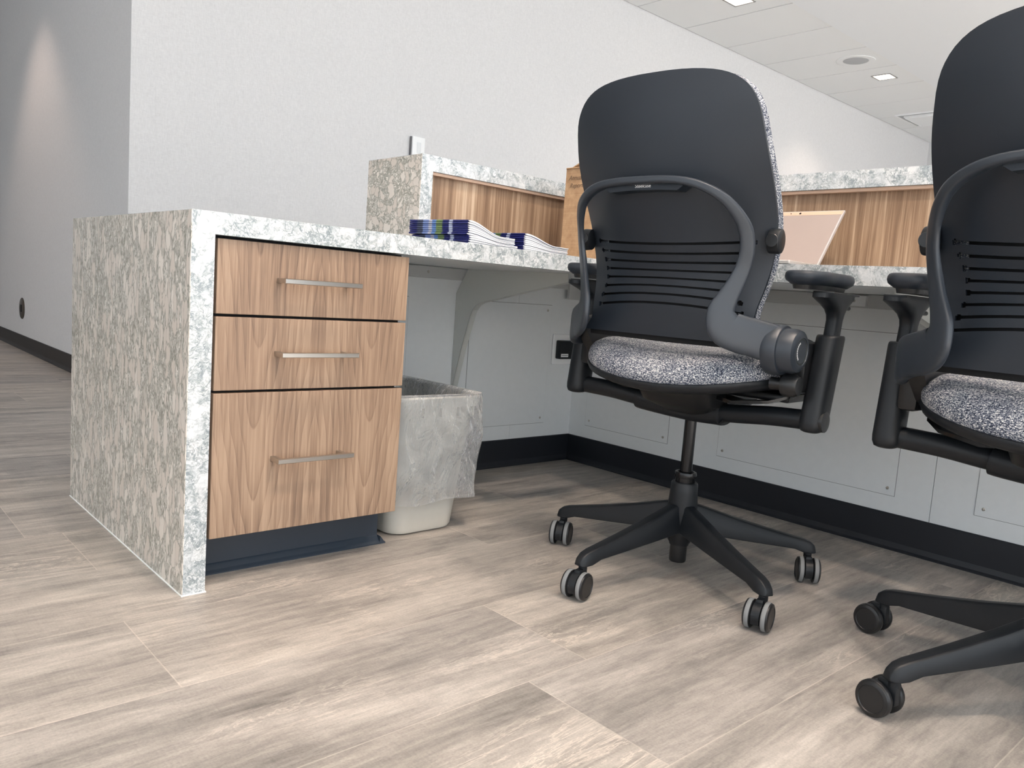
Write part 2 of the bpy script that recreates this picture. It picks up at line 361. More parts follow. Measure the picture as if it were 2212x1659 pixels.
M = dict(
    linen=mat_linen(), stone_shaded=mat_stone('quartz_shaded_side', (1, 1.25, 0.50), 42, True), stone=mat_stone('quartz_lit_edge'),
    walnut=mat_walnut(), slat=mat_slatwood(), floor=mat_floor(), tweed=mat_tweed(), booklet=mat_booklet(), pages=mat_pages(),
    card=mat_card(), film=mat_film(),
    ceil=plain('ceiling_tile', lin(244, 245, 245), 0.9, spec=0.1, ns=500), gyp=plain('gypsum', lin(244, 246, 248), 0.9, spec=0.1),
    grid=plain('ceiling_gap', lin(120, 120, 122), 0.9), lam=plain('white_laminate', lin(232, 235, 236), 0.45, spec=0.4, ns=40),
    cleat=plain('grey_laminate', lin(196, 198, 198), 0.5), base=plain('black_rubber_base', lin(24, 27, 34), 0.45, ns=60),
    base_brown=plain('dark_rubber_base', lin(36, 32, 31), 0.5, ns=60), toe=plain('slate_rubber_base', lin(50, 60, 72), 0.35, ns=60),
    plastic=plain('black_plastic', lin(25, 28, 32), 0.42, 0.0, 0.35, nb=0.12, ns=900), shell=plain('back_shell_plastic', lin(31, 38, 47), 0.5, nb=0.15, ns=1100),
    frame=plain('frame_plastic', lin(46, 52, 60), 0.36, nb=0.15, ns=1100), gloss=plain('black_metal', lin(20, 20, 22), 0.18, metal=0.3),
    blackhole=plain('dark_recess', lin(14, 14, 16), 0.8), tread=plain('dusty_tread', lin(128, 130, 132), 0.8, ns=200),
    rubber=plain('black_wheel', lin(26, 27, 29), 0.35), disc=plain('wheel_disc', lin(52, 56, 54), 0.5, ns=90),
    steel=plain('brushed_nickel', lin(196, 192, 186), 0.28, metal=1.0, ns=800), white=plain('white_plastic', lin(248, 249, 249), 0.4),
    whitemetal=plain('white_painted_steel', lin(206, 208, 204), 0.4), bin=plain('beige_plastic', lin(206, 203, 194), 0.45, ns=60),
    rail=plain('light_wood_rail', lin(212, 180, 156), 0.6), ink=plain('pencil_ink', lin(128, 104, 84), 0.9), print=plain('white_print', lin(225, 226, 226), 0.5),
    bronze=plain('brown_cover', lin(74, 66, 58), 0.4), screen=plain('rose_grey_screen', lin(166, 152, 146), 0.3, ns=20),
    silver=plain('silver_edge', lin(225, 222, 220), 0.3, metal=0.6), dark=plain('cabinet_gap_shade', lin(30, 24, 24), 0.7),
    lampframe=plain('lamp_frame', lin(150, 148, 146), 0.4), lamp=emit('lamp_glow', (1.0, 0.86, 0.70), 4.0), grille=plain('speaker_grille', lin(186, 188, 190), 0.7),
)

# ------------------------------------------------------------------ room
XW, YW, HC, YC, XF = 0.646, 2.593, 2.832, 1.655, 9.8
def struct(mb, name, mat, smooth=None): return tag(mb.build(name, mat, smooth=smooth), kind='structure')
struct(MB().box(-6, XF+.1, -5.2, 9, -0.05, 0), 'floor', M['floor'])
struct(MB().box(XW, XF+.1, YW, YW+.12, 0, HC+.1), 'wall_back', M['linen'])
struct(MB().box(XW, XW+.12, YW+.0002+.12, 9, 0, HC+.1), 'wall_left', M['linen'])
struct(MB().box(XF, XF+.12, -5.2, YW, 0, HC+.1), 'wall_far', M['linen'])
struct(MB().box(-6.12, -6, -5.2, 9, 0, .7).box(-6.12, -6, -5.2, 9, 2.7, HC+.1).box(-6.12, -6, 4.2, 9, .7, 2.7), 'wall_behind', M['linen'])
wg = MB()
for k in range(8): wg.box(-6.10, -6.02, -5.2+k*1.343-.03, -5.2+k*1.343+.03, .7, 2.7)
struct(wg, 'added_window', M['lampframe'])  # unseen added window: its opening lets fill light onto the left-facing sides
struct(MB().box(-6, XW, 9, 9.12, 0, HC+.1), 'wall_end', M['linen'])
# tiled ceiling strip next to the back wall: tiles of 0.593 with narrow gaps
cm = MB(); x = 4.191-0.593*8
while x < XF:
    x1 = min(x+0.593, XF); cm.box(x+.005, x1-.005, YC, YW-.006, HC, HC+.03, 0.002); x += 0.593
cl = struct(cm, 'ceiling', M['ceil'])
tag(MB().box(-.6, XF, YC, YW, HC+.012, HC+.06).build('ceiling_grid', M['grid'], cl), kind='structure')
struct(MB().box(-6, XF, -5.2, YC-.002, HC-.004, HC+.08), 'ceiling', M['gyp'])
struct(MB().box(-6, XW, YW, 9, HC, HC+.08).box(-6, -.6, YC, YW, HC, HC+.08), 'ceiling', M['gyp'])
# window wall far behind the camera: sill, header and mullions with open daylight bays
wm = MB().box(-6, XF, -5.2, -5.08, 0, .25).box(-6, XF, -5.2, -5.08, 2.75, HC+.08)
struct(wm, 'wall_front', M['gyp'])
wf = MB()
for k in range(12): wf.box(-6+k*1.42, -5.95+k*1.42, -5.18, -5.10, .25, 2.75)
struct(wf, 'window_1', M['lampframe'])
def base_profile(t=0.006, foot=0.016, h=0.1):
    return [(0, 0), (foot, 0), (foot, .003), (foot*.7, .008), (t+.001, .018), (t, .022), (t, h-.002), (t-.002, h), (0, h)]
bl = MB().prism([(XW-u, v) for u, v in base_profile()], 'y', YW, 9)
struct(bl, 'baseboard_left', M['base_brown'])
struct(MB().prism([(YW-u, v) for u, v in base_profile()], 'x', XW-.006, XF), 'baseboard_back', M['base_brown'])

# ------------------------------------------------------------------ reception desk: knee wall
H, ZU, YA, XB, XBF, YEND = 0.75, 0.7075, 0.6254, 1.7273, 1.1497, -2.9
kw = thing('knee_wall', 'white laminate knee wall closing the L-shaped desk under the stone worktop', 'desk panel', (1.2, YA, 0))
mb = MB()
mb.box(.51, .762, YA, YA+.016, 0.0, .7345)
for a, b in ((.762, 1.409), (1.4105, XB+.016)): mb.box(a, b, YA, YA+.016, 0.0, .96)
mb.build('back_panel', M['lam'], kw)
mb = MB(); ys = [YA+.016, -.7405, -1.96, YEND]
for a, b in zip(ys, ys[1:]): mb.box(XB, XB+.016, b+.0008, a-.0008, 0.0, .96)
mb.box(XB+.012, XB+.0155, YEND, YA, .02, .95)
mb.build('side_panel', M['lam'], kw)
p = base_profile(0.006, 0.014, 0.101)
MB().prism([(YA-u, v) for u, v in p], 'x', .51, XB).prism([(XB-u, v) for u, v in p], 'y', YEND, YA).build('rubber_base', M['base'], kw)
MB().box(.51, XB-.02, YA-.018, YA, .668, ZU-.001, .0015).build('cleat', M['cleat'], kw)
MB().box(XB-.018, XB, YEND, YA-.02, .668, ZU-.001, .0015).build('cleat', M['cleat'], kw)
MB().box(1.64, 1.70, YA-.03, YA-.018, .63, ZU-.003, .001).build('cleat_block', M['cleat'], kw)
MB().box(XB-.030, XB-.018, -.51, -.44, .672, .702, .001).build('cleat_block', M['lam'], kw)
def screw(axis, pos, parent):
    mb = MB(); pr = [(.0005, 0), (.0045, 0), (.0045, .0008), (.0038, .0016), (.0015, .0018), (.0014, .0008), (.0004, .0008)]
    s = -1
    mb.lathe([(r, s*h) for r, h in pr], pos, axis, 16).build('screw', M['steel'], parent, smooth=40)
def access(axis, a0, a1, z0, z1, parent):
    if axis == 'y':
        MB().box(a0-.0012, a1+.0012, YA-.0005, YA+.001, z0-.0012, z1+.0012).build('panel_gap', M['grid'], parent)
        o = MB().box(a0, a1, YA-.0016, YA+.001, z0, z1).build('access_panel', M['lam'], parent)
        for q in ((a0+.02, z0+.02), (a1-.02, z0+.02), (a1-.02, z1-.02), (a0+.02, z1-.02)): screw('y', (q[0], YA-.0016, q[1]), o)
    else:
        MB().box(XB-.0005, XB+.001, a0-.0012, a1+.0012, z0-.0012, z1+.0012).build('panel_gap', M['grid'], parent)
        o = MB().box(XB-.0016, XB+.001, a0, a1, z0, z1).build('access_panel', M['lam'], parent)
        for q in ((a0+.02, z0+.02), (a1-.02, z0+.02), (a1-.02, z1-.02), (a0+.02, z1-.02)): screw('x', (XB-.0016, q[0], q[1]), o)
access('y', .60, .905+.02, .154, .603, kw)
access('y', 1.187, 1.580, .154, .603, kw)
access('x', .145, .540, .150, .603, kw)
access('x', -.642, -.060, .150, .603, kw)
access('x', -1.43, -.848, .150, .603, kw)
screw('y', (.985, YA-.018, .688), kw); screw('x', (XB-.030, -.475, .687), kw)

# ------------------------------------------------------------------ stone worktop
wt = thing('stone_worktop', 'L-shaped speckled quartz worktop with waterfall end panel beside the walnut drawers', 'worktop', (0, 0, 0))
L_out = [(0.0, 0.0), (XBF, 0.0), (XBF, YEND), (XB, YEND), (XB, YA), (.76, YA), (.76, .843), (0.0, .843)]
MB().box(.0, XB, 0, YA, .735, H).box(0, .76, YA, .843, .735, H).box(XBF, XB, YEND, 0, .735, H)\
    .box(0.0, XBF+.03, 0, .03, ZU, .735).box(XBF, XBF+.03, YEND, 0, ZU, .735).build('slab', M['stone'], wt)
MB().box(.044, XB-.001, .031, YA, ZU, .7345).box(XBF+.031, XB-.001, YEND, .031, ZU, .7345).build('underside_board', M['lam'], wt)
MB().box(-.0008, .0435, -.0008, .843, 0.002, H-.0002, .0012).build('end_panel', M['stone'], wt)
MB().box(-.0022, -.0006, 0, .842, 0.002, H-.0010).build('end_panel_face', M['stone_shaded'], wt)
MB().box(-.004, .045, -.003, .843, 0.0, .0022).build('caulk_line', M['white'], wt)

# ------------------------------------------------------------------ drawer cabinet
dc = thing('drawer_cabinet', 'walnut three-drawer pedestal cabinet under the left end of the stone worktop', 'cabinet', (.05, 0.01, 0))
MB().box(.0465, .490, .034, .60, .10, ZU-.002).build('body', M['dark'], dc)  # white carcass coloured dark: shade of the drawer gaps put into its colour
MB().box(.4902, .494, .0325, .60, .10, ZU-.003).build('side', M['lam'], dc)
tk = MB().box(.045, .508, .100, .118, 0, .099)
tk.prism([(.100-u, v) for u, v in [(0, 0), (.016, 0), (.016, .003), (.010, .008), (.002, .018), (0, .02)]], 'x', .045, .508)
tk.prism([(.508+u, v) for u, v in [(0, 0), (.016, 0), (.016, .003), (.010, .008), (.002, .018), (0, .02)]], 'y', .084, .35)
tk.box(.49, .508, .118, .58, 0, .099).build('toe_kick', M['toe'], dc)
for z0, z1, hz in ((.5565, .7015, .6285), (.4045, .5510, .479), (.1035, .3990, .259)):
    d = MB().box(.0525, .4965, .010, .0295, z0, z1, .0012).build('drawer', M['walnut'], dc)
    hb = MB()
    pr = [(-.0365+.001, hz-.0052), (-.0375, hz-.0040), (-.0375, hz+.0040), (-.0365+.001, hz+.0052), (-.0305, hz+.0052), (-.0295, hz+.0035), (-.0295, hz-.0035), (-.0305, hz-.0052)]
    hb.prism([(y+.008, z) for y, z in pr], 'x', .176, .353)
    for hx in (.176, .330): hb.box(hx, hx+.011 if hx < .2 else hx+.008, -.0225, .0100, hz-.0050, hz+.0050, .0008)
    hb.build('handle', M['steel'], d, smooth=40)

# ------------------------------------------------------------------ raised counter
tc = thing('raised_counter', 'raised quartz transaction counter with walnut-striped inner panels above the worktop', 'counter', (.7628, .3625, H))
XC, YCF, YCB, XCB, Z0, Z1 = .7628, .3625, .6413, 1.4424, .964, 1.008
MB().box(XC+.0005, XB+.016, YCF, YCB, Z0, Z1).box(XCB, XB+.016, YEND, YCF, Z0, Z1).build('stone_top', M['stone'], tc)
MB().box(XC, XC+.040, YCF-.0005, YCB, H+.0005, Z1-.0003).build('stone_end', M['stone'], tc)
MB().box(XC-.0014, XC+.0002, YCF, YCB-.001, H+.0005, Z1-.0012).build('stone_end_face', mat_stone('quartz_counter_end', (1, 1, 1), 40, True), tc)
MB().box(XC+.0405, XCB+.03, YCF+.022, YCF+.040, H+.0005, Z0-.0005).build('wood_panel', M['slat'], tc)
MB().box(XCB+.022, XCB+.040, YEND, YCF+.022, H+.0005, Z0-.0005).build('wood_panel', M['slat'], tc)
MB().box(XC+.0405, XCB+.02, YCF+.006, YCF+.022, Z0-.0085, Z0-.0005).box(XCB+.006, XCB+.022, YEND, YCF+.006, Z0-.0085, Z0-.0005).build('rail', M['rail'], tc)

# ------------------------------------------------------------------ steel worktop brackets
def bracket(label, fn, base):
    t = thing('support_bracket', label, 'bracket', base, group='steel brackets under the worktop')
    pr = [(.569, .7065), (.104, .7065), (.103, .681), (.28, .645), (.463, .606), (.495, .600), (.516, .590), (.533, .573), (.543, .552), (.580, .44), (.617, .300), (.6245, .27), (.6245, .625)]
    n = len(pr)
    m = MB()
    m.loft([[fn(u, v, -.0015) for u, v in pr], [fn(u, v, .0015) for u, v in pr]]); m.build('plate', M['whitemetal'], t)
    # folded lip along the lower free edge
    lp = pr[2:12]; rg = []
    for u, v in lp: rg.append([fn(u, v, -.002), fn(u, v, .022), fn(u, v+.003, .022), fn(u, v+.003, -.002)])
    MB().loft(rg).build('folded_edge', M['whitemetal'], t)
    return t
bracket('white steel bracket under the worktop behind the waste bin', lambda u, v, h: (1.12+h, u, v), (1.12, .6, .3))
bracket('white steel bracket under the worktop between the two chairs', lambda u, v, h: (XBF+(u*.98)-.02+.001, -.78+h, v), (1.7, -.78, .3))

# ------------------------------------------------------------------ waste bin and liner
wb = thing('waste_bin', 'beige rectangular plastic waste bin beside the drawer cabinet', 'bin', (.655, .255, 0))
def binring(t, z, grow=0.0):
    # t 0 bottom .. 1 top
    x0 = .558+(.522-.558)*t-grow; x1 = .764+(.786-.764)*t+grow; y0 = .108+(.066-.108)*t-grow; y1 = .400+(.440-.400)*t+grow
    return [(px, py, z) for px, py in rrect((x0+x1)/2, (y0+y1)/2, (x1-x0)/2, (y1-y0)/2, .045, 8)]
ZT = .366
rg = [binring(0, .0005, -.012), binring(0, .004, -.003), binring(0.02, .012)]
rg += [binring(k/8, .012+(ZT-.028-.012)*k/8) for k in range(1, 9)]
rg += [binring(1, ZT-.028, .009), binring(1, ZT-.004, .012), binring(1, ZT, .009), binring(1, ZT, .003), binring(1, ZT-.006, -.001)]
rg += [binring(k/8, .012+(ZT-.03-.012)*k/8, -.003) for k in range(7, -1, -1)]
MB().loft(rg).build('tub', M['bin'], wb, smooth=35)
for rx in (.60, .655, .71, .755): MB().box(rx, rx+.005, .058, .074, ZT-.052, ZT-.025).build('rib', M['bin'], wb)
def crumple(ring, amp, sd):
    out = []; random.seed(sd); n = len(ring)
    ph = [random.random()*6.28 for _ in range(6)]
    cx = sum(p[0] for p in ring)/n; cy = sum(p[1] for p in ring)/n
    for j, (px, py, pz) in enumerate(ring):
        a = math.atan2(py-cy, px-cx)
        q = px*math.cos(1.1)-py*math.sin(.6)
        d = -amp*(1.3*abs(math.sin(13*q+ph[0]+pz*17))+1.1*abs(math.sin(19*q+ph[1]-pz*15))+.9*abs(math.sin(25*(px+py)+ph[2]+pz*21))+.6*abs(math.sin(31*q+ph[3]-pz*37))-1.9)
        out.append((px+d*math.cos(a)+amp, py+d*math.sin(a), pz+.5*d))
    return out
def dens(ring):
    o = []
    for p, q in zip(ring, ring[1:]+ring[:1]):
        for k in range(6): o.append(tuple(a+(b-a)*k/6 for a, b in zip(p, q)))
    return o
lr = []
for k in range(46):
    t = 1-k/45; z = .090+(ZT-.004-.090)*t
    g = .017+.005*math.sin(math.pi*(1-t))+.004*(1-t)
    r_ = crumple(dens(binring(.35+.65*t, z, g)), .0028+.0014*(1-t), 5)
    lr.append([(a+.016*(1-t)*min(1, max(0, (a-.70)/.05)), b, c+.004*math.sin(a*37+b*11)*(1-t)) for a, b, c in r_])
top = [crumple(dens(binring(1, ZT+.0055, .015)), .0008, 5), crumple(dens(binring(1, ZT+.0055, .002)), .0008, 5)]
inn = [crumple(dens(binring(1-.13*k, ZT-.004-.045*k, -.007)), .0012, 5) for k in range(5)]
rings = lr[::-1]+top+inn
ln = MB().loft(rings, cap=False).build('bin_liner', M['film'], smooth=60)
ln.location = (0, 0, 0)
tag(ln, 'clear crinkled plastic bag lining the beige waste bin and folded over its rim', 'bin bag')

# ------------------------------------------------------------------ booklets
TS, TE = .0047, .0021
def make_booklet(k):
    """k-th booklet of a pile: its underside follows the k booklets below"""
    root = thing('booklet', None, 'booklet')
    Lx, Ly, ts, te = .192, .200, TS, TE
    def th(s):
        q = min(1, max(0, (s-.04)/.66)); q = q*q*(3-2*q); return te+(ts-te)*(1-q)
    n = 24; c = .0002; xs = [Lx*i/n for i in range(n+1)]
    sl = random.uniform(-.0016, .0016)
    def lo(x): return k*(th(x/Lx)+.0005)
    def hi(x): return lo(x)+th(x/Lx)
    outer = [(x, lo(x)) for x in reversed(xs)]+[(-.0012, lo(0)+ts*.25), (-.0016, lo(0)+ts*.5), (-.0012, lo(0)+ts*.75)]+[(x, hi(x)) for x in xs]
    inner = [(x, hi(x)-c) for x in reversed(xs)]+[(.0004, lo(0)+ts*.7), (.0002, lo(0)+ts*.5), (.0004, lo(0)+ts*.3)]+[(x, lo(x)+c) for x in xs]
    MB().loft([[(x, y, z) for x, z in outer+inner] for y in (0, Ly)]).build('cover', M['booklet'], root, world=False)
    poly = [(x, lo(x)+c) for x in xs[1:]]+[(x, hi(x)-c) for x in reversed(xs[1:])]+[(.0006, lo(0)+ts*.6), (.0006, lo(0)+ts*.4)]
    MB().loft([[(min(x, Lx-.0006), y, z) for x, z in poly] for y in (-.0004, Ly-.0006)]).build('pages', M['pages'], root, world=False)
    return root
def dup(root):
    r = root.copy(); COL.objects.link(r)
    for ch in list(root.children):
        c = ch.copy(); COL.objects.link(c); c.parent = r
        for g in list(ch.children):
            d = g.copy(); COL.objects.link(d); d.parent = c
            for h in list(g.children):
                e = h.copy(); COL.objects.link(e); e.parent = d
    return r
ORD = ['bottom', 'second', 'third', 'fourth', 'fifth', 'sixth', 'seventh', 'eighth', 'ninth', 'tenth', 'eleventh', 'top']
def stack(x, y, rz, n, which, z0, name_from=0, total=0):
    for k in range(n):
        b = make_booklet(k); j = k+name_from
        b.location = (x+random.uniform(-.0014, .0014), y+random.uniform(-.0016, .0016), z0)
        b.rotation_euler = (0, 0, rz+random.uniform(-.005, .005))
        pos = 'topmost' if j == total-1 else ('bottom' if j == 0 else ORD[j]+' from the bottom')
        b['label'] = 'navy stapled booklet with photo strip, %s in the %s' % (pos, which)
        b['group'] = 'booklets stacked on the worktop'
TH9 = math.radians(9)
stack(.683, .032, TH9, 4, 'left stack', H+.0012, 0, 11)
for k in range(7):
    b = make_booklet(k+4); b.location = (.679+random.uniform(-.0014, .0014), .034+random.uniform(-.0016, .0016), H+.0018)
    b.rotation_euler = (0, 0, TH9+.022+random.uniform(-.005, .005)); j = k+4
    b['label'] = 'navy stapled booklet with photo strip, %s in the left stack' % ('topmost' if j == 10 else ORD[j]+' from the bottom'); b['group'] = 'booklets stacked on the worktop'
stack(.884, .050, TH9*.7, 9, 'right stack', H+.0012, 0, 9)

# ------------------------------------------------------------------ cardboard box
cb = thing('cardboard_box', 'tall brown cardboard box with open flap and pencilled words behind the first chair', 'box', (1.31, .07, H))
bx0, bx1, by0, by1, bz = 1.20, 1.415, -.085, .225, 1.020
m = MB(); t = .004
m.box(bx0, bx0+t, by0, by1, H+.001, bz).box(bx1-t, bx1, by0, by1, H+.001, bz).box(bx0+t, bx1-t, by0, by0+t, H+.001, bz).box(bx0+t, bx1-t, by1-t, by1, H+.001, bz).box(bx0, bx1, by0, by1, H+.001, H+.005)
m.build('carton', M['card'], cb)
fl = MB().loft([[(bx0+.004, by1, bz), (bx1-.004, by1, bz), (bx1-.004, by1-.004, bz), (bx0+.004, by1-.004, bz)],
                [(bx0+.012, by1-.085, bz+.040), (bx1-.012, by1-.085, bz+.040), (bx1-.012, by1-.088, bz+.036), (bx0+.012, by1-.088, bz+.036)]])
fl.build('flap', M['card'], cb)
MB().loft([[(bx0, by0, bz), (bx0, by1, bz), (bx0+.004, by1, bz), (bx0+.004, by0, bz)],
           [(bx0-.006, by0+.01, bz+.004), (bx0-.006, by1-.004, bz+.004), (bx0-.004, by1-.004, bz+.006), (bx0-.004, by0+.01, bz+.006)]]).build('flap', M['card'], cb)
def text(name, body, size, mat, mw, parent, shear=0.0, extrude=0.0003, world=True, align='CENTER'):
    cu = bpy.data.curves.new(name, 'FONT'); cu.body = body; cu.size = size; cu.shear = shear; cu.extrude = extrude
    cu.align_x = align; cu.align_y = 'CENTER'; cu.offset = 0.0
    to = bpy.data.objects.new(name, cu); COL.objects.link(to)
    bpy.context.view_layer.update()
    me = bpy.data.meshes.new_from_object(to.evaluated_get(bpy.context.evaluated_depsgraph_get()))
    bpy.data.objects.remove(to); me.transform(mw); me.materials.clear(); me.materials.append(mat)
    o = bpy.data.objects.new(name, me); COL.objects.link(o); o.parent = parent
    if world:
        off = Vector((0, 0, 0)); q = parent
        while q is not None: off += q.location; q = q.parent
        me.transform(Matrix.Translation(-off))
    return o
# text plane facing -X : text x -> -Y, text y -> Z
def face_mx(x, y, z): return Matrix(((0, 0, -1, x), (-1, 0, 0, y), (0, 1, 0, z), (0, 0, 0, 1)))
text('handwriting', 'Annual', .020, M['ink'], face_mx(bx0-.0006, .185, .995), cb, 0.35)
text('handwriting', 'Reports', .019, M['ink'], face_mx(bx0-.0006, .176, .972), cb, 0.35)

# ------------------------------------------------------------------ laptop
lp = thing('laptop', 'open laptop with rose-grey lid leaning back on the worktop between the chairs', 'laptop', (1.25, -.42, H))
MB().box(1.085+.07, 1.292, -.565, -.275, H+.0012, H+.010, .003).build('base', M['silver'], lp)
dx, dz = .120, .165; L_ = math.hypot(dx, dz); ux, uz = dx/L_, dz/L_
def lid(s, h): return (1.290+ux*s+uz*h, H+.008+uz*s-ux*h)   # s up the lid, h normal towards +x
lg = .2*0+.178
def lidbox(s0, s1, h0, h1, y0, y1):
    return MB().loft([[(lid(a, b)[0], y, lid(a, b)[1]) for a, b in ((s0, h0), (s1, h0), (s1, h1), (s0, h1))] for y in (y0, y1)])
lo = lidbox(0, lg, 0, .006, -.566, -.274).build('lid', M['silver'], lp)
lidbox(.004, lg-.014, -.0008, .0004, -.5615, -.278).build('screen', M['screen'], lo)
lidbox(lg-.0135, lg-.002, -.0006, .0004, -.5635, -.276).build('bezel', M['rail'], lo)
for yy, rr in ((-.45, .0028), (-.424, .0014), (-.394, .0028)):
    q = lid(lg-.0075, -.0010)
    n_ = 14; ring = [[], []]
    for k in range(n_):
        a = 2*math.pi*k/n_
        for i, hh in enumerate((-.0012, .0002)):
            s = lg-.0075+rr*math.sin(a); P = lid(s, hh); ring[i].append((P[0], yy+rr*math.cos(a), P[1]))
    MB().loft(ring).build('camera_hole', M['blackhole'], lo)

# ------------------------------------------------------------------ wall fittings
def plate(name, label, cat, body, mat):
    pass
op = thing('outlet_plate', 'white square outlet plate low on the knee wall by its inner corner', 'outlet', (1.659, YA, .437))
MB().box(1.597, 1.718, YA-.008, YA-.0002, .379, .496, .003).build('plate', M['white'], op)
bb = thing('adapter_box', 'black square adapter box with white sticker plugged into the outlet under the desk', 'adapter', (1.665, YA-.02, .437))
MB().box(1.610, 1.700, YA-.034, YA-.0082, .402, .472, .004).build('case', M['plastic'], bb, smooth=40)
MB().box(1.616, 1.655, YA-.0346, YA-.0338, .410, .422).build('sticker', M['white'], bb)
MB().tube(cr([(1.700, YA-.02, .425), (1.712, YA-.03, .428), (1.7205, YA-.05, .45), (1.7225, YA-.09, .50), (1.7225, YA-.14, .56), (1.7225, YA-.17, .66)], 6), .0022, 10).build('power_cable', M['rubber'], bb, smooth=60)
mk = MB()
for k in range(9): mk.box(1.6195+k*.0037, 1.6195+k*.0037+(.0026, .0018, .0029)[k % 3], YA-.0350, YA-.0345, .4145, .4175)
mk.build('lettering', M['plastic'], bb)
sw = thing('wall_control', 'white rectangular wall control plate on the woven wall above the raised counter', 'switch', (2.273, YW, 1.45))
MB().box(2.232, 2.322, YW-.028, YW-.0002, 1.40, 1.532, .004).build('plate', M['white'], sw, smooth=40)
MB().box(2.262, 2.292, YW-.0295, YW-.0275, 1.435, 1.50, .001).build('rocker', M['lam'], sw)
MB().box(2.226, 2.232, YW-.018, YW-.0002, 1.396, 1.53, .001).build('shaded_side', M['grid'], sw)  # grey strip: shadowed side of the plate put in as colour
rc = thing('round_outlet', 'round brown outlet cover low on the shaded wall at far left', 'outlet', (XW, 4.92, .287))
MB().lathe([(.001, 0), (.074, 0), (.074, -.004), (.068, -.008), (.001, -.008)], (XW-.0002, 4.92, .287), 'x', 40).build('cover', M['bronze'], rc, smooth=40)
MB().box(XW-.0092, XW-.0078, 4.895, 4.945, .262, .312, .0004).build('socket', M['blackhole'], rc)
def downlight(x, y, label):
    d = thing('recessed_downlight', label, 'ceiling light', (x, y, HC), group='square recessed downlights in the tiled ceiling')
    m = MB()
    for a in ((x-.086, x-.074, y-.086, y+.086), (x+.074, x+.086, y-.086, y+.086), (x-.074, x+.074, y-.086, y-.074), (x-.074, x+.074, y+.074, y+.086)): m.box(*a, HC-.004, HC+.001)
    m.build('trim', M['lampframe'], d)
    MB().box(x-.074, x+.074, y-.074, y+.074, HC-.0015, HC-.0003).build('lens', M['lamp'], d)
    spot('downlight_beam', (x, y, HC-.02), (x, y, 0), 38, WARM, 120, 0.8, 0.07)
downlight(*DOWNLIGHTS[0], 'small lit square downlight beside the round ceiling speaker')
downlight(*DOWNLIGHTS[1], 'lit square downlight cut off by the top edge of the photo')
sp_ = thing('ceiling_speaker', 'round flush ceiling speaker with pale grey grille', 'speaker', (6.272, 1.885, HC))
MB().lathe([(.150, 0), (.158, 0), (.158, -.004), (.150, -.006), (.104, -.003), (.104, 0)], (6.272, 1.885, HC), 'z', 48).build('rim', M['ceil'], sp_, smooth=40)
MB().lathe([(.001, -.004), (.098, -.004), (.102, -.0022), (.102, -.001), (.001, -.001)], (6.272, 1.885, HC), 'z', 48).build('grille', M['grille'], sp_, smooth=40)
df = thing('ceiling_diffuser', 'square white air diffuser in the tiled ceiling beside the second chair back', 'diffuser', (8.57, 2.09, HC))
m = MB()
for k, s in enumerate((.295, .225, .215)):
    z = HC-.002-.010*k
    w_ = .018 if k == 0 else .010
    m.box(8.57-s, 8.57-s+w_, 2.09-s, 2.09+s, z-.010, z+.006, .002).box(8.57+s-w_, 8.57+s, 2.09-s, 2.09+s, z-.010, z+.006, .002).box(8.57-s+w_, 8.57+s-w_, 2.09-s, 2.09-s+w_, z-.010, z+.006, .002).box(8.57-s+w_, 8.57+s-w_, 2.09+s-w_, 2.09+s, z-.010, z+.006, .002)
m.build('frame', M['white'], df); MB().box(8.57-.2, 8.57+.2, 2.09-.2, 2.09+.2, HC-.030, HC-.022, .003).build('face_plate', M['white'], df)
MB().box(8.57-.29, 8.57+.29, 2.09-.29, 2.09+.29, HC-.006, HC-.002).build('throat', M['grille'], df)

# recessed lamps over the work area, out of frame above
for i, (x, y) in enumerate(WORKLIGHTS):
    spot('worklight_beam', (x, y, HC-.03), (x+.05, y, 0), (92, 64, 50, 52)[i], WARM, 110, 0.7, 0.045)
spot('wallwash_beam', (.0, 4.40, HC-.03), (.12, 4.40, 0), 34, (1.0, .76, .62), 84, 0.6, 0.05)

# ================================================================== office chair
S = 1.064
def TC(p): return Vector((p[0]*S, p[1]*S, p[2]*S-.0407))      # working units -> metres
W_TAB = smooth_tab([(.572, .203), (.585, .196), (.60, .190), (.64, .192), (.68, .199), (.72, .206), (.76, .212), (.80, .216), (.84, .2175), (.88, .217), (.92, .214), (.96, .209), (.985, .205), (1.005, .199), (1.022, .190), (1.036, .178), (1.047, .162), (1.055, .143), (1.061, .118), (1.065, .085), (1.0668, .052), (1.0675, .02)])
G_TAB = smooth_tab([(.572, -.146), (.60, -.142), (.64, -.136), (.68, -.125), (.72, -.121), (.76, -.126), (.80, -.137), (.84, -.156), (.88, -.178), (.92, -.199), (.96, -.215), (1.0, -.226), (1.04, -.231), (1.08, -.236)])
C_TAB = smooth_tab([(.572, -.152), (.60, -.160), (.64, -.167), (.68, -.170), (.72, -.176), (.76, -.190), (.80, -.207), (.84, -.226), (.88, -.243), (.92, -.253), (.96, -.260), (1.0, -.264), (1.04, -.266), (1.08, -.266)])
def back_b(x, z):
    wz = lerp_tab(W_TAB, min(z, .965)); g = lerp_tab(G_TAB, z); c = lerp_tab(C_TAB, z)
    return g+(c-g)*(1-min(1, abs(x)/wz)**2.1)
ZS = [.769-.0204*k for k in range(8)]
XS = [.184, .174, .166, .160, .157, .160, .166, .172]
def zwarp(x, z):
    wz = lerp_tab(W_TAB, z); e = math.exp(-((z-.697)/.125)**2)
    if z < .6: e *= max(0, (z-.572)/.028)
    return z-(z-.697)*.26*e*(1-min(1, abs(x)/wz)**2)
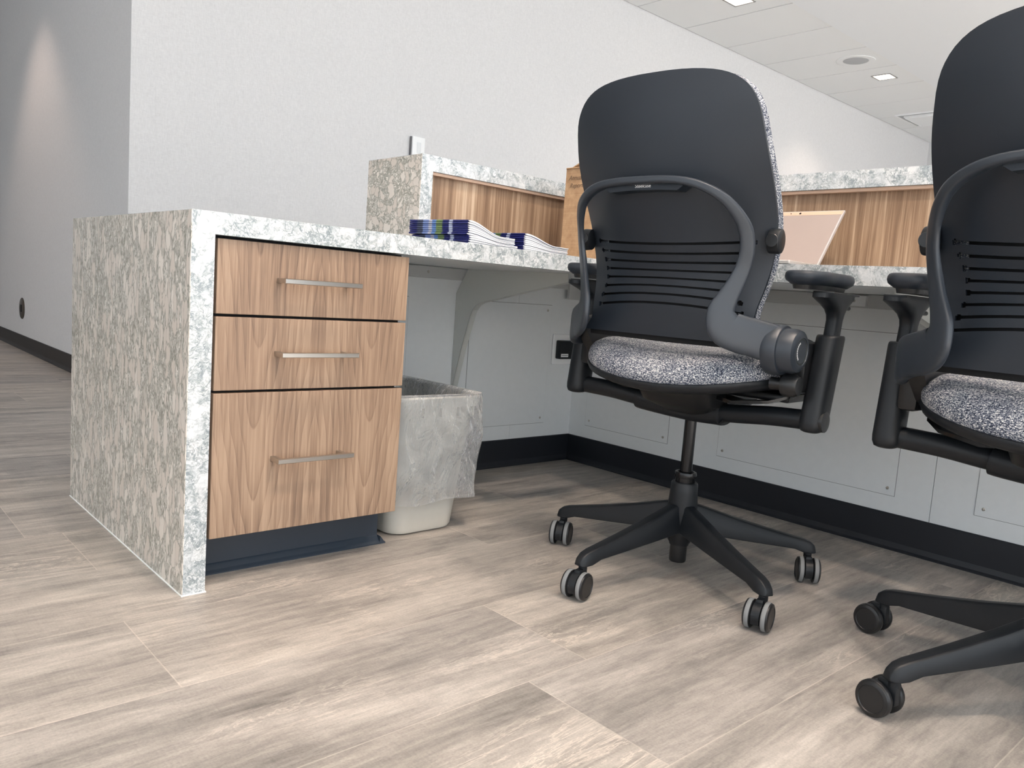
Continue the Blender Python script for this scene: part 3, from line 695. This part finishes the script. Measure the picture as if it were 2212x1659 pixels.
def shell_rows():
    rows = []
    slot = {}
    z = .572
    for v in [.572, .578, .585, .594, .603, .612]: rows.append((v, None))
    for k in range(7, -1, -1):
        c = ZS[k]
        rows += [(c-.0050, (k, 'o')), (c-.0026, (k, 'i')), (c+.0026, (k, 'o')), (c+.0050, None)]
        if k > 0: rows.append(((c+.005+ZS[k-1]-.005)/2, None))
    z = .785
    while z < 1.0: rows.append((z, None)); z += .016
    for v in (1.005, 1.015, 1.025, 1.034, 1.042, 1.048, 1.053, 1.057, 1.0605, 1.0632, 1.0652, 1.0665, 1.0673): rows.append((v, None))
    return rows
NU = 96
def shell_grid(fn, holes=True, zmin=0, usc=1.0):
    rows = [r for r in shell_rows() if r[0] >= zmin]
    v = []; f = []
    for z, _ in rows:
        wz = lerp_tab(W_TAB, z)*usc
        for i in range(NU+1):
            u = -1+2*i/NU; u = math.sin(u*math.pi/2*.9)/math.sin(math.pi/2*.9); x = u*wz
            v.append(fn(x, z, u))
    for r in range(len(rows)-1):
        z, sl = rows[r]
        for i in range(NU):
            a = r*(NU+1)+i
            if holes and sl:
                k, kind = sl; xm = abs((v[a][0]+v[a+1][0])/2)
                if kind == 'i' and xm < XS[k]: continue
                if kind == 'o' and XS[k]-.007 < xm < XS[k]-.0005: continue
            f.append((a, a+1, a+NU+2, a+NU+1))
    return v, f
def solid(mb, name, mat, parent, thick, smooth=50):
    o = mb.build(name, mat, parent, smooth=smooth, world=False)
    return o
def solidify_grid(v, f, offs):
    """two-sided sheet: back = v, front = v shifted along +b"""
    bm = bmesh.new(); vs = [bm.verts.new(p) for p in v]
    for q in f: bm.faces.new([vs[i] for i in q])
    for p in list(bm.verts):
        if not p.link_faces: bm.verts.remove(p)
    r = bmesh.ops.extrude_face_region(bm, geom=list(bm.faces))
    for e in r['geom']:
        if isinstance(e, bmesh.types.BMVert): e.co.y += offs
    bm.verts.index_update()
    out = ([tuple(p.co) for p in bm.verts], [[q.index for q in fc.verts] for fc in bm.faces]); bm.free(); return out
def cbuild(mb, name, mat, parent, smooth=45):
    mb.xf(TC); off = Vector((0, 0, 0)); q = parent
    while q is not None and q.type != 'EMPTY' : off += q.location; q = q.parent
    return mb.build(name, mat, parent, smooth=smooth, world=False)
def ribbon(path, n=20, expo=2.6):
    """path rows: x,y,z, Nx,Ny,Nz, width, thick"""
    rings = []
    P = [Vector(r[:3]) for r in path]
    for i, r in enumerate(path):
        T_ = (P[min(i+1, len(P)-1)]-P[max(i-1, 0)]).normalized(); N = Vector(r[3:6]); N = (N-T_*N.dot(T_)).normalized(); Wd = N.cross(T_)
        ring = []
        for j in range(n):
            a = 2*math.pi*j/n; ca, sa = math.cos(a), math.sin(a)
            k = (abs(ca)**expo+abs(sa)**expo)**(-1/expo)
            ring.append(P[i]+Wd*(ca*k*r[6]/2)+N*(sa*k*r[7]/2))
        rings.append(ring)
    return rings

def make_caster(tread):
    """origin at the stem foot (z = stem bottom); axle along local x, trail towards -y; real metres"""
    R, tr, zc = .0298, .021, -.0385+.0003
    h = MB()
    prof = [(0, 0)]
    n = 16; a0, a1 = math.radians(-35), math.radians(150)
    arc = [(-tr-.0265*math.cos(a0+(a1-a0)*k/n), zc+.0265*math.sin(a0+(a1-a0)*k/n)) for k in range(n+1)]
    h.prism(arc, 'x', -.0085, .0085)
    h.lathe([(.001, 0.004), (.0095, .004), (.0095, -.012), (.001, -.012)], (0, 0, 0), 'z', 18)
    h.box(-.0075, .0075, -tr-.004, .0085, zc-.004, -.006, .002)
    hood = h.build('caster', M['plastic'], None, smooth=40)
    for s in (-1, 1):
        pr = [(.002, .0095), (R-.004, .0095), (R-.0005, .0115), (R, .0135), (R, .0205)]
        cx = (0, -tr, zc)
        w_ = MB().lathe([(r, s*q) for r, q in pr]+[(R-.0015, s*.0245), (R-.006, s*.0265), (.0225, s*.0265), (.0215, s*.0252), (.002, s*.0252)], cx, 'x', 40)
        wo = w_.build('wheel', M['rubber'], hood, smooth=35, world=False)
        MB().lathe([(R-.0006, s*.0122), (R+.0003, s*.0130), (R+.0003, s*.0205), (R-.0010, s*.0222)], cx, 'x', 40).build('tread', tread, wo, smooth=60, world=False)
    return hood
def flatten_caster(hood):
    # tread meshes are sub-sub-parts: fold them into the wheel as second material
    for wch in list(hood.children):
        for t in list(wch.children):
            me = wch.data; bm = bmesh.new(); bm.from_mesh(me); n0 = len(bm.faces); bm.from_mesh(t.data)
            bm.faces.ensure_lookup_table()
            for fc in bm.faces[n0:]: fc.material_index = 1; fc.smooth = True
            bm.to_mesh(me); bm.free(); me.materials.append(t.data.materials[0])
            bpy.data.objects.remove(t)
    return hood

def make_chair(label, loc, yaw, base_deg, caster_dirs, tread, seat_dz=0.0):
    t = thing('office_chair', label, 'chair', (loc[0], loc[1], 0), 0, 'office chairs at the reception desk')
    t.rotation_euler = (0, 0, yaw-math.pi/2)      # local +y = forward
    PL, FR = M['plastic'], M['frame']
    # ---- base
    hub = MB().lathe([(.0135, .2475), (.0275, .2475), (.0296, .2440), (.0305, .225), (.0335, .185), (.034, .150), (.031, .140), (.029, .139), (.029, .128), (.0265, .115), (.0215, .106), (.0215, .104), (.001, .104)], n=48)
    cbuild(hub, 'base_hub', PL, t, 35)
    cbuild(MB().lathe([(.001, .106), (.019, .106), (.019, .068), (.0175, .065), (.001, .065)], n=32), 'cylinder_foot', M['rubber'], t, 35)
    cbuild(MB().lathe([(.001, .246), (.0215, .246), (.0215, .258), (.0243, .259), (.0247, .265), (.0235, .270), (.018, .271), (.0165, .268), (.001, .268)], n=40), 'collar', M['gloss'], t, 35)
    cbuild(MB().lathe([(.001, .262), (.0132, .262), (.0132, .41), (.001, .41)], n=32), 'gas_lift', M['gloss'], t, 35)
    for k in range(5):
        a = math.radians(base_deg+72*k)-yaw+math.pi/2
        ca, sa = math.cos(a), math.sin(a)
        rings = []
        for r, zt, zb, ht, hbm in ((.012, .203, .138, .013, .022), (.035, .199, .137, .014, .022), (.06, .192, .134, .0145, .021), (.12, .174, .1265, .0145, .0185), (.20, .1535, .118, .014, .0165), (.262, .139, .112, .0135, .0155), (.285, .134, .1035, .013, .0150), (.300, .1285, .1024, .012, .0145), (.3095, .121, .1024, .010, .0125), (.3135, .112, .1030, .007, .009)):
            pts = []
            q = [(-hbm, zb), (hbm, zb), (hbm*1.0, zb+.003), (ht, zt-.006), (ht*.75, zt-.0015), (0, zt), (-ht*.75, zt-.0015), (-ht, zt-.006), (-hbm, zb+.003)]
            for s_, z_ in q: pts.append((r*ca-s_*sa, r*sa+s_*ca, z_))
            rings.append(pts)
        lg_ = cbuild(MB().loft(rings), 'base_leg', PL, t, 38)
        bv = lg_.modifiers.new('bevel', 'BEVEL'); bv.width = .0022; bv.segments = 2; bv.limit_method = 'ANGLE'; bv.angle_limit = math.radians(38)
    proto = flatten_caster(make_caster(tread))
    for k in range(5):
        c = proto
        if k:
            c = proto.copy(); COL.objects.link(c)
            for w0 in list(proto.children):
                w1 = w0.copy(); COL.objects.link(w1); w1.parent = c
        c.parent = t
        a = math.radians(base_deg+72*k)-yaw+math.pi/2
        c.location = (.2985*S*math.cos(a), .2985*S*math.sin(a), .1024*S-.0407+.0003)
        c.rotation_euler = (0, 0, math.radians(caster_dirs[k])-yaw+math.pi/2)
    # ---- tube and mechanism
    tp = cr([(-.283, -.035, .434), (-.20, -.03, .431), (-.12, -.022, .423), (0, -.012, .415), (.10, -.018, .419), (.20, -.03, .430), (.283, -.035, .434)], 5)
    cbuild(MB().tube(tp, [.0195]*len(tp), 22), 'cross_tube', PL, t)
    hp = cr([(-.125, -.022, .424), (-.10, -.021, .421), (0, -.012, .414), (.072, -.016, .416), (.080, -.016, .416)], 5)
    cbuild(MB().tube(hp, [.022]+[.0265]*(len(hp)-2)+[.0255], 24), 'tube_sleeve', PL, t)
    mech = MB().loft([[(x, y, .404+.0) for x, y in rrect(0, .02, .05, .055, .03)], [(x, y, .43) for x, y in rrect(0, .03, .085, .12, .03)], [(x, y, .468) for x, y in rrect(0, .03, .09, .15, .03)]])
    cbuild(mech, 'tilt_mechanism', M['rubber'], t, 40)
    for sx in (-1, 1):
        cbuild(MB().loft([[(sx*.060, -.05+d, .452+h) for d, h in ((0, 0), (.05, 0), (.05, .008), (0, .008))], [(sx*.13, -.075+d, .446+h) for d, h in ((0, 0), (.06, 0), (.06, .007), (0, .007))], [(sx*.20, -.06+d, .456+h) for d, h in ((0, 0), (.055, 0), (.055, .006), (0, .006))], [(sx*.232, -.03+d, .470+h) for d, h in ((0, 0), (.03, 0), (.03, .005), (0, .005))]]), 'paddle_lever', M['gloss'], t, 40)
        cbuild(MB().box(sx*.07, sx*.225, -.02, .10, .458, .474, .004), 'seat_slide', M['rubber'], t)
    # ---- seat
    def se(q, sc, n=72, ex=2.5, cy=.03, hx=.243, hy=.235):
        out = []
        for j in range(n):
            a = 2*math.pi*j/n; c, s_ = math.cos(a), math.sin(a)
            k = (abs(c)**ex+abs(s_)**ex)**(-1/ex)
            x = hx*sc*c*k; y = cy+hy*sc*s_*k*(1.08 if s_ > 0 else 1.0)
            edge = .60*x*x-(0 if y < .18 else (y-.18)*.22)
            out.append((x, y, q+edge))
        return out
    Zs = .474
    prof = [(.90, -.004), (.965, 0), (.995, .008), (1.0, .018), (.99, .030), (.96, .041), (.90, .052), (.78, .062), (.6, .069), (.4, .072), (.2, .073), (.03, .073)]
    cbuild(MB().loft([se(Zs+h, s_) for s_, h in prof]), 'seat_cushion', M['tweed'], t, 60)
    pan = [(.35, -.014), (.7, -.016), (.92, -.014), (.985, -.009), (1.003, -.001), (1.0, .004), (.985, .006), (.9, .004), (.3, .002)]
    cbuild(MB().loft([se(Zs+h, s_) for s_, h in pan]), 'seat_pan', PL, t, 50)
    # ---- back shell with slots, slot shade sheet, cushion
    v, f = shell_grid(lambda x, z, u: (x, back_b(x, z), zwarp(x, z)))
    cbuild(MB().add(*solidify_grid(v, f, .006)), 'back_shell', M['shell'], t, 55)
    v, f = shell_grid(lambda x, z, u: (x*.90, back_b(x, z)+.0085, zwarp(x, z)), holes=False, zmin=.603)
    keep = [p[2] < .80 for p in v]; f = [q for q in f if all(keep[i] for i in q)]
    cbuild(MB().add(*solidify_grid(v, f, .002)), 'slot_shade_sheet', M['blackhole'], t, 55)  # added dark sheet: gives the slots their deep shade as colour
    rings = []
    rows = [r[0] for r in shell_rows() if r[0] >= .585]
    def cush(x, z, u, side):
        e = max(0, 1-abs(u)**6)*min(1, max(.05, (1.0680-z)/.03))**.5
        thick = .021+.022*e*min(1, (z-.572)/.05)
        return (x, back_b(x, z)+((.0075 if abs(u) > .985 or z > .80 else .0165) if side == 0 else thick+.002), z+(.002 if side else 0))
    v = []; f = []
    for z in rows:
        wz = lerp_tab(W_TAB, z)+.0015
        for side in (0, 1):
            for i in range(41):
                u = -1+2*i/40; u = math.sin(u*math.pi/2); x = u*wz
                if side == 0: x *= .985
                v.append(cush(x, z, u, side))
    n1 = 41
    def id_(r, s_, i): return r*82+s_*41+i
    for r in range(len(rows)-1):
        for i in range(40):
            for s_ in (0, 1): f.append((id_(r, s_, i), id_(r, s_, i+1), id_(r+1, s_, i+1), id_(r+1, s_, i)))
        for i in (0, 40): f.append((id_(r, 0, i), id_(r, 1, i), id_(r+1, 1, i), id_(r+1, 0, i)))
    for r in (0, len(rows)-1):
        for i in range(40): f.append((id_(r, 0, i), id_(r, 0, i+1), id_(r, 1, i+1), id_(r, 1, i)))
    cbuild(MB().add(v, f), 'back_cushion', M['tweed'], t, 50)
    cbuild(MB().prism([(-.200, .585), (-.195, .562), (0, .560), (.195, .562), (.200, .585)], 'y', -.134, -.118), 'gap_shade_strip', M['blackhole'], t, 30)  # added dark strip: stands in for the shaded gap below the shell
    # ---- back frame: arch, two flat arms, lower plates
    half = [(0, -.272, .8675, 0, -1, 0, .0150, .022), (.05, -.271, .8670, 0, -1, 0, .0150, .022), (.095, -.267, .8625, .05, -1, 0, .0155, .022), (.130, -.258, .852, .15, -1, 0, .0165, .021),
            (.160, -.243, .834, .32, -1, 0, .019, .017), (.179, -.224, .810, .48, -.9, 0, .022, .014), (.190, -.206, .782, .6, -.8, 0, .026, .0115), (.192, -.196, .750, .62, -.78, 0, .0275, .011),
            (.186, -.193, .715, .62, -.78, 0, .029, .0115), (.175, -.199, .680, .62, -.78, 0, .034, .0125), (.165, -.206, .652, .62, -.78, 0, .042, .014), (.160, -.210, .630, .62, -.78, 0, .053, .0155),
            (.167, -.204, .604, .64, -.76, 0, .068, .017), (.188, -.186, .5925, .66, -.75, 0, .071, .018), (.210, -.166, .587, .68, -.73, 0, .071, .019), (.231, -.146, .580, .74, -.67, 0, .073, .021), (.243, -.130, .573, .85, -.5, 0, .076, .022), (.253, -.104, .569, .95, -.3, 0, .074, .021), (.258, -.078, .567, .98, -.2, 0, .066, .019), (.2595, -.055, .566, 1, -.1, 0, .046, .015)]
    R_ = cr(half, 5)
    Lh = [(-r[0], r[1], r[2], -r[3], r[4], r[5], r[6], r[7]) for r in R_][::-1]
    cbuild(MB().loft(ribbon(Lh[:-1]+R_, 36, 3.6)), 'back_frame', FR, t, 60)
    # logo plate and lettering
    pl = [(-.104, .866), (-.076, .8475), (-.03, .8500), (.03, .8500), (.076, .8475), (.104, .866)]
    lpq = cbuild(MB().prism(pl, 'y', -.2665, -.236), 'logo_plate', M['shell'], t, 30)
    q = TC((0, -.2668, .8577))
    text('lettering', 'Steelcase', .0098*S, M['print'], Matrix(((1, 0, 0, q.x), (0, 0, -1, q.y), (0, 1, 0, q.z), (0, 0, 0, 1))), lpq, world=False)
    for sx in (-1, 1):
        # lumbar knob at the shell edge
        kb = []
        for xo, sc in ((-.004, .75), (-.002, .95), (.016, 1.0), (.0195, .95), (.021, .80)):
            kb.append([(sx*(.210+xo+(-.010 if d < 0 else .0)*0), -.140+d*sc, .7675+h*sc) for d, h in [(.016*math.cos(2*math.pi*j/24)*(1 if math.cos(2*math.pi*j/24) > 0 else 1.1), .0235*math.sin(2*math.pi*j/24)) for j in range(24)]])
        cbuild(MB().loft(kb), 'lumbar_knob', PL, t, 40)
        cbuild(MB().lathe([(.001, 0), (.0115, 0), (.0125, -.0012), (.0115, -.0022), (.001, -.0018)], (sx*.2190, -.1575, .7675), 'y', 28), 'knob_face', M['rubber'], t, 40)
        # tension hub on the right side of the seat
        if sx > 0:
            hub_b = -.122
            hb_ = [(.001, sx*.222), (.0455, sx*.222), (.0480, sx*.228), (.0480, sx*.246), (.0455, sx*.251), (.0415, sx*.252), (.0415, sx*.270), (.0385, sx*.279), (.031, sx*.2835), (.0265, sx*.2838), (.0255, sx*.2822), (.001, sx*.2822)]
            ho = cbuild(MB().lathe(hb_, (0, hub_b, .568), 'x', 48), 'tension_hub', FR, t, 30)
            dd = MB().lathe([(.0205, sx*.2815), (.0225, sx*.2828), (.0238, sx*.2828), (.0250, sx*.2815)], (0, hub_b, .568), 'x', 40)
            do = cbuild(dd, 'dial_ring', M['print'] if False else M['disc'], ho, 40)
            if sx > 0:
                ar = MB()
                for j in range(9):
                    a = math.radians(118+j*14); c_, s_ = math.cos(a)*.0175, math.sin(a)*.0175
                    ar.box(sx*.2820, sx*.2827, hub_b+c_-.0012, hub_b+c_+.0012, .568+s_-.0017, .568+s_+.0017)
                cbuild(ar, 'dial_print', M['print'], ho, 30)
            cbuild(MB().lathe([(.001, sx*.225), (.012, sx*.225), (.012, sx*.248), (.021, sx*.250), (.0225, sx*.257), (.0215, sx*.272), (.017, sx*.280), (.001, sx*.281)], (0, -.108, .503), 'x', 32), 'height_knob', M['rubber'], t, 40)
        # side carrier from hub to the arm post
        cbuild(MB().prism([(-.135, .575), (-.06, .600), (.03, .585), (.10, .52), (.10, .487), (-.015, .478), (-.055, .495), (-.10, .535)], 'x', sx*.212, sx*.240), 'side_carrier', M['rubber'], t, 30)
        cbuild(MB().box(sx*.236, sx*.272, -.07, .015, .485, .585, .010), 'arm_mount', M['rubber'], t, 40)
        # arm: sleeve, stem, bracket, pad
        def orr(cx, cy, z, hx, hy, n=24, ex=2.8):
            o_ = []
            for j in range(n):
                a = 2*math.pi*j/n; c, s_ = math.cos(a), math.sin(a); k = (abs(c)**ex+abs(s_)**ex)**(-1/ex); o_.append((cx+hx*c*k, cy+hy*s_*k, z))
            return o_
        rg = []
        for z, sc in ((.413, .55), (.416, .82), (.424, .96), (.434, 1.0), (.50, 1.0), (.595, 1.0), (.599, .97), (.601, .90)):
            q_ = (z-.413)/.188; rg.append(orr(sx*(.288+.004*q_), -.045+.030*q_, z, .0235*sc, .0295*sc))
        ap = cbuild(MB().loft(rg), 'arm_post', PL, t, 50)
        if sx > 0: cbuild(MB().lathe([(.001, sx*.300), (.019, sx*.300), (.021, sx*.305), (.020, sx*.3125), (.012, sx*.314), (.001, sx*.3135)], (0, -.045, .436), 'x', 32), 'post_cap', M['rubber'], ap, 40)
        rg = []
        for z, hx, h0, h1 in ((.585, .0135, -.031, .001), (.63, .0135, -.024, .008), (.640, .0145, -.026, .011), (.650, .0165, -.036, .017), (.659, .019, -.058, .027), (.667, .021, -.084, .040), (.671, .022, -.096, .048), (.679, .022, -.096, .050)):
            rg.append(orr(sx*.292, (h0+h1)/2, z, hx, (h1-h0)/2, 24, 3.2))
        cbuild(MB().loft(rg), 'arm_stem', PL, ap, 40)
        cbuild(MB().tube([(sx*.292, .010, .657), (sx*.292, .052, .655), (sx*.292, .058, .655)], .0042, 12), 'release_button', M['rubber'], ap, 40)
        # arm pad, turned a little inwards at the front
        cxp, cyp, th = .262, -.022, 0.0
        def padring(z, gr):
            o_ = []
            for j in range(56):
                a = 2*math.pi*j/56; c, s_ = math.cos(a), math.sin(a); ex = 3.0; k = (abs(c)**ex+abs(s_)**ex)**(-1/ex)
                lx = (.0425+gr)*c*k; ly = (.106+gr)*s_*k
                wst = 1-.16*math.exp(-((ly+.005)/.045)**2); lx *= wst
                if s_ > 0: lx *= 1.04; ly *= 1-.10*abs(c)**2
                X = cxp+lx*math.cos(th)-ly*math.sin(th); Y = cyp+lx*math.sin(th)+ly*math.cos(th)
                o_.append((sx*X, Y, z+.0015*math.cos(ly*18)))
            return o_
        cbuild(MB().loft([padring(.6915, -.016), padring(.6925, -.011), padring(.700, -.001), padring(.706, 0.001), padring(.712, 0.0005), padring(.7155, -.0015), padring(.7172, -.0045), padring(.7178, -.010)]), 'arm_pad', M['shell'], ap, 50)
        cbuild(MB().loft([padring(.684, -.016), padring(.6918, -.014)]), 'pad_plate', M['rubber'], ap, 40)
        cbuild(MB().box(sx*.272, sx*.312, -.075, .055, .6785, .6825, .001), 'pad_slide', M['rubber'], ap, 40)
    return t

# caster directions (degrees, world): angle of local +x (axle) ; trail is local -y
def cdir(px_deg): return px_deg
chair1 = make_chair('grey tweed office chair with dusty grey casters, fully in view by the desk corner', (1.0113, -.4392), math.radians(5), 104.6,
                    [-60, -76, -77, -53, -60], M['tread'])
chair2 = make_chair('grey tweed office chair with clean black casters, cut off by the photo\'s right edge', (1.0184, -1.2133), math.radians(-1.24), 79.2,
                    [173, 171, 160, 150, 120], M['rubber'], 0.005)
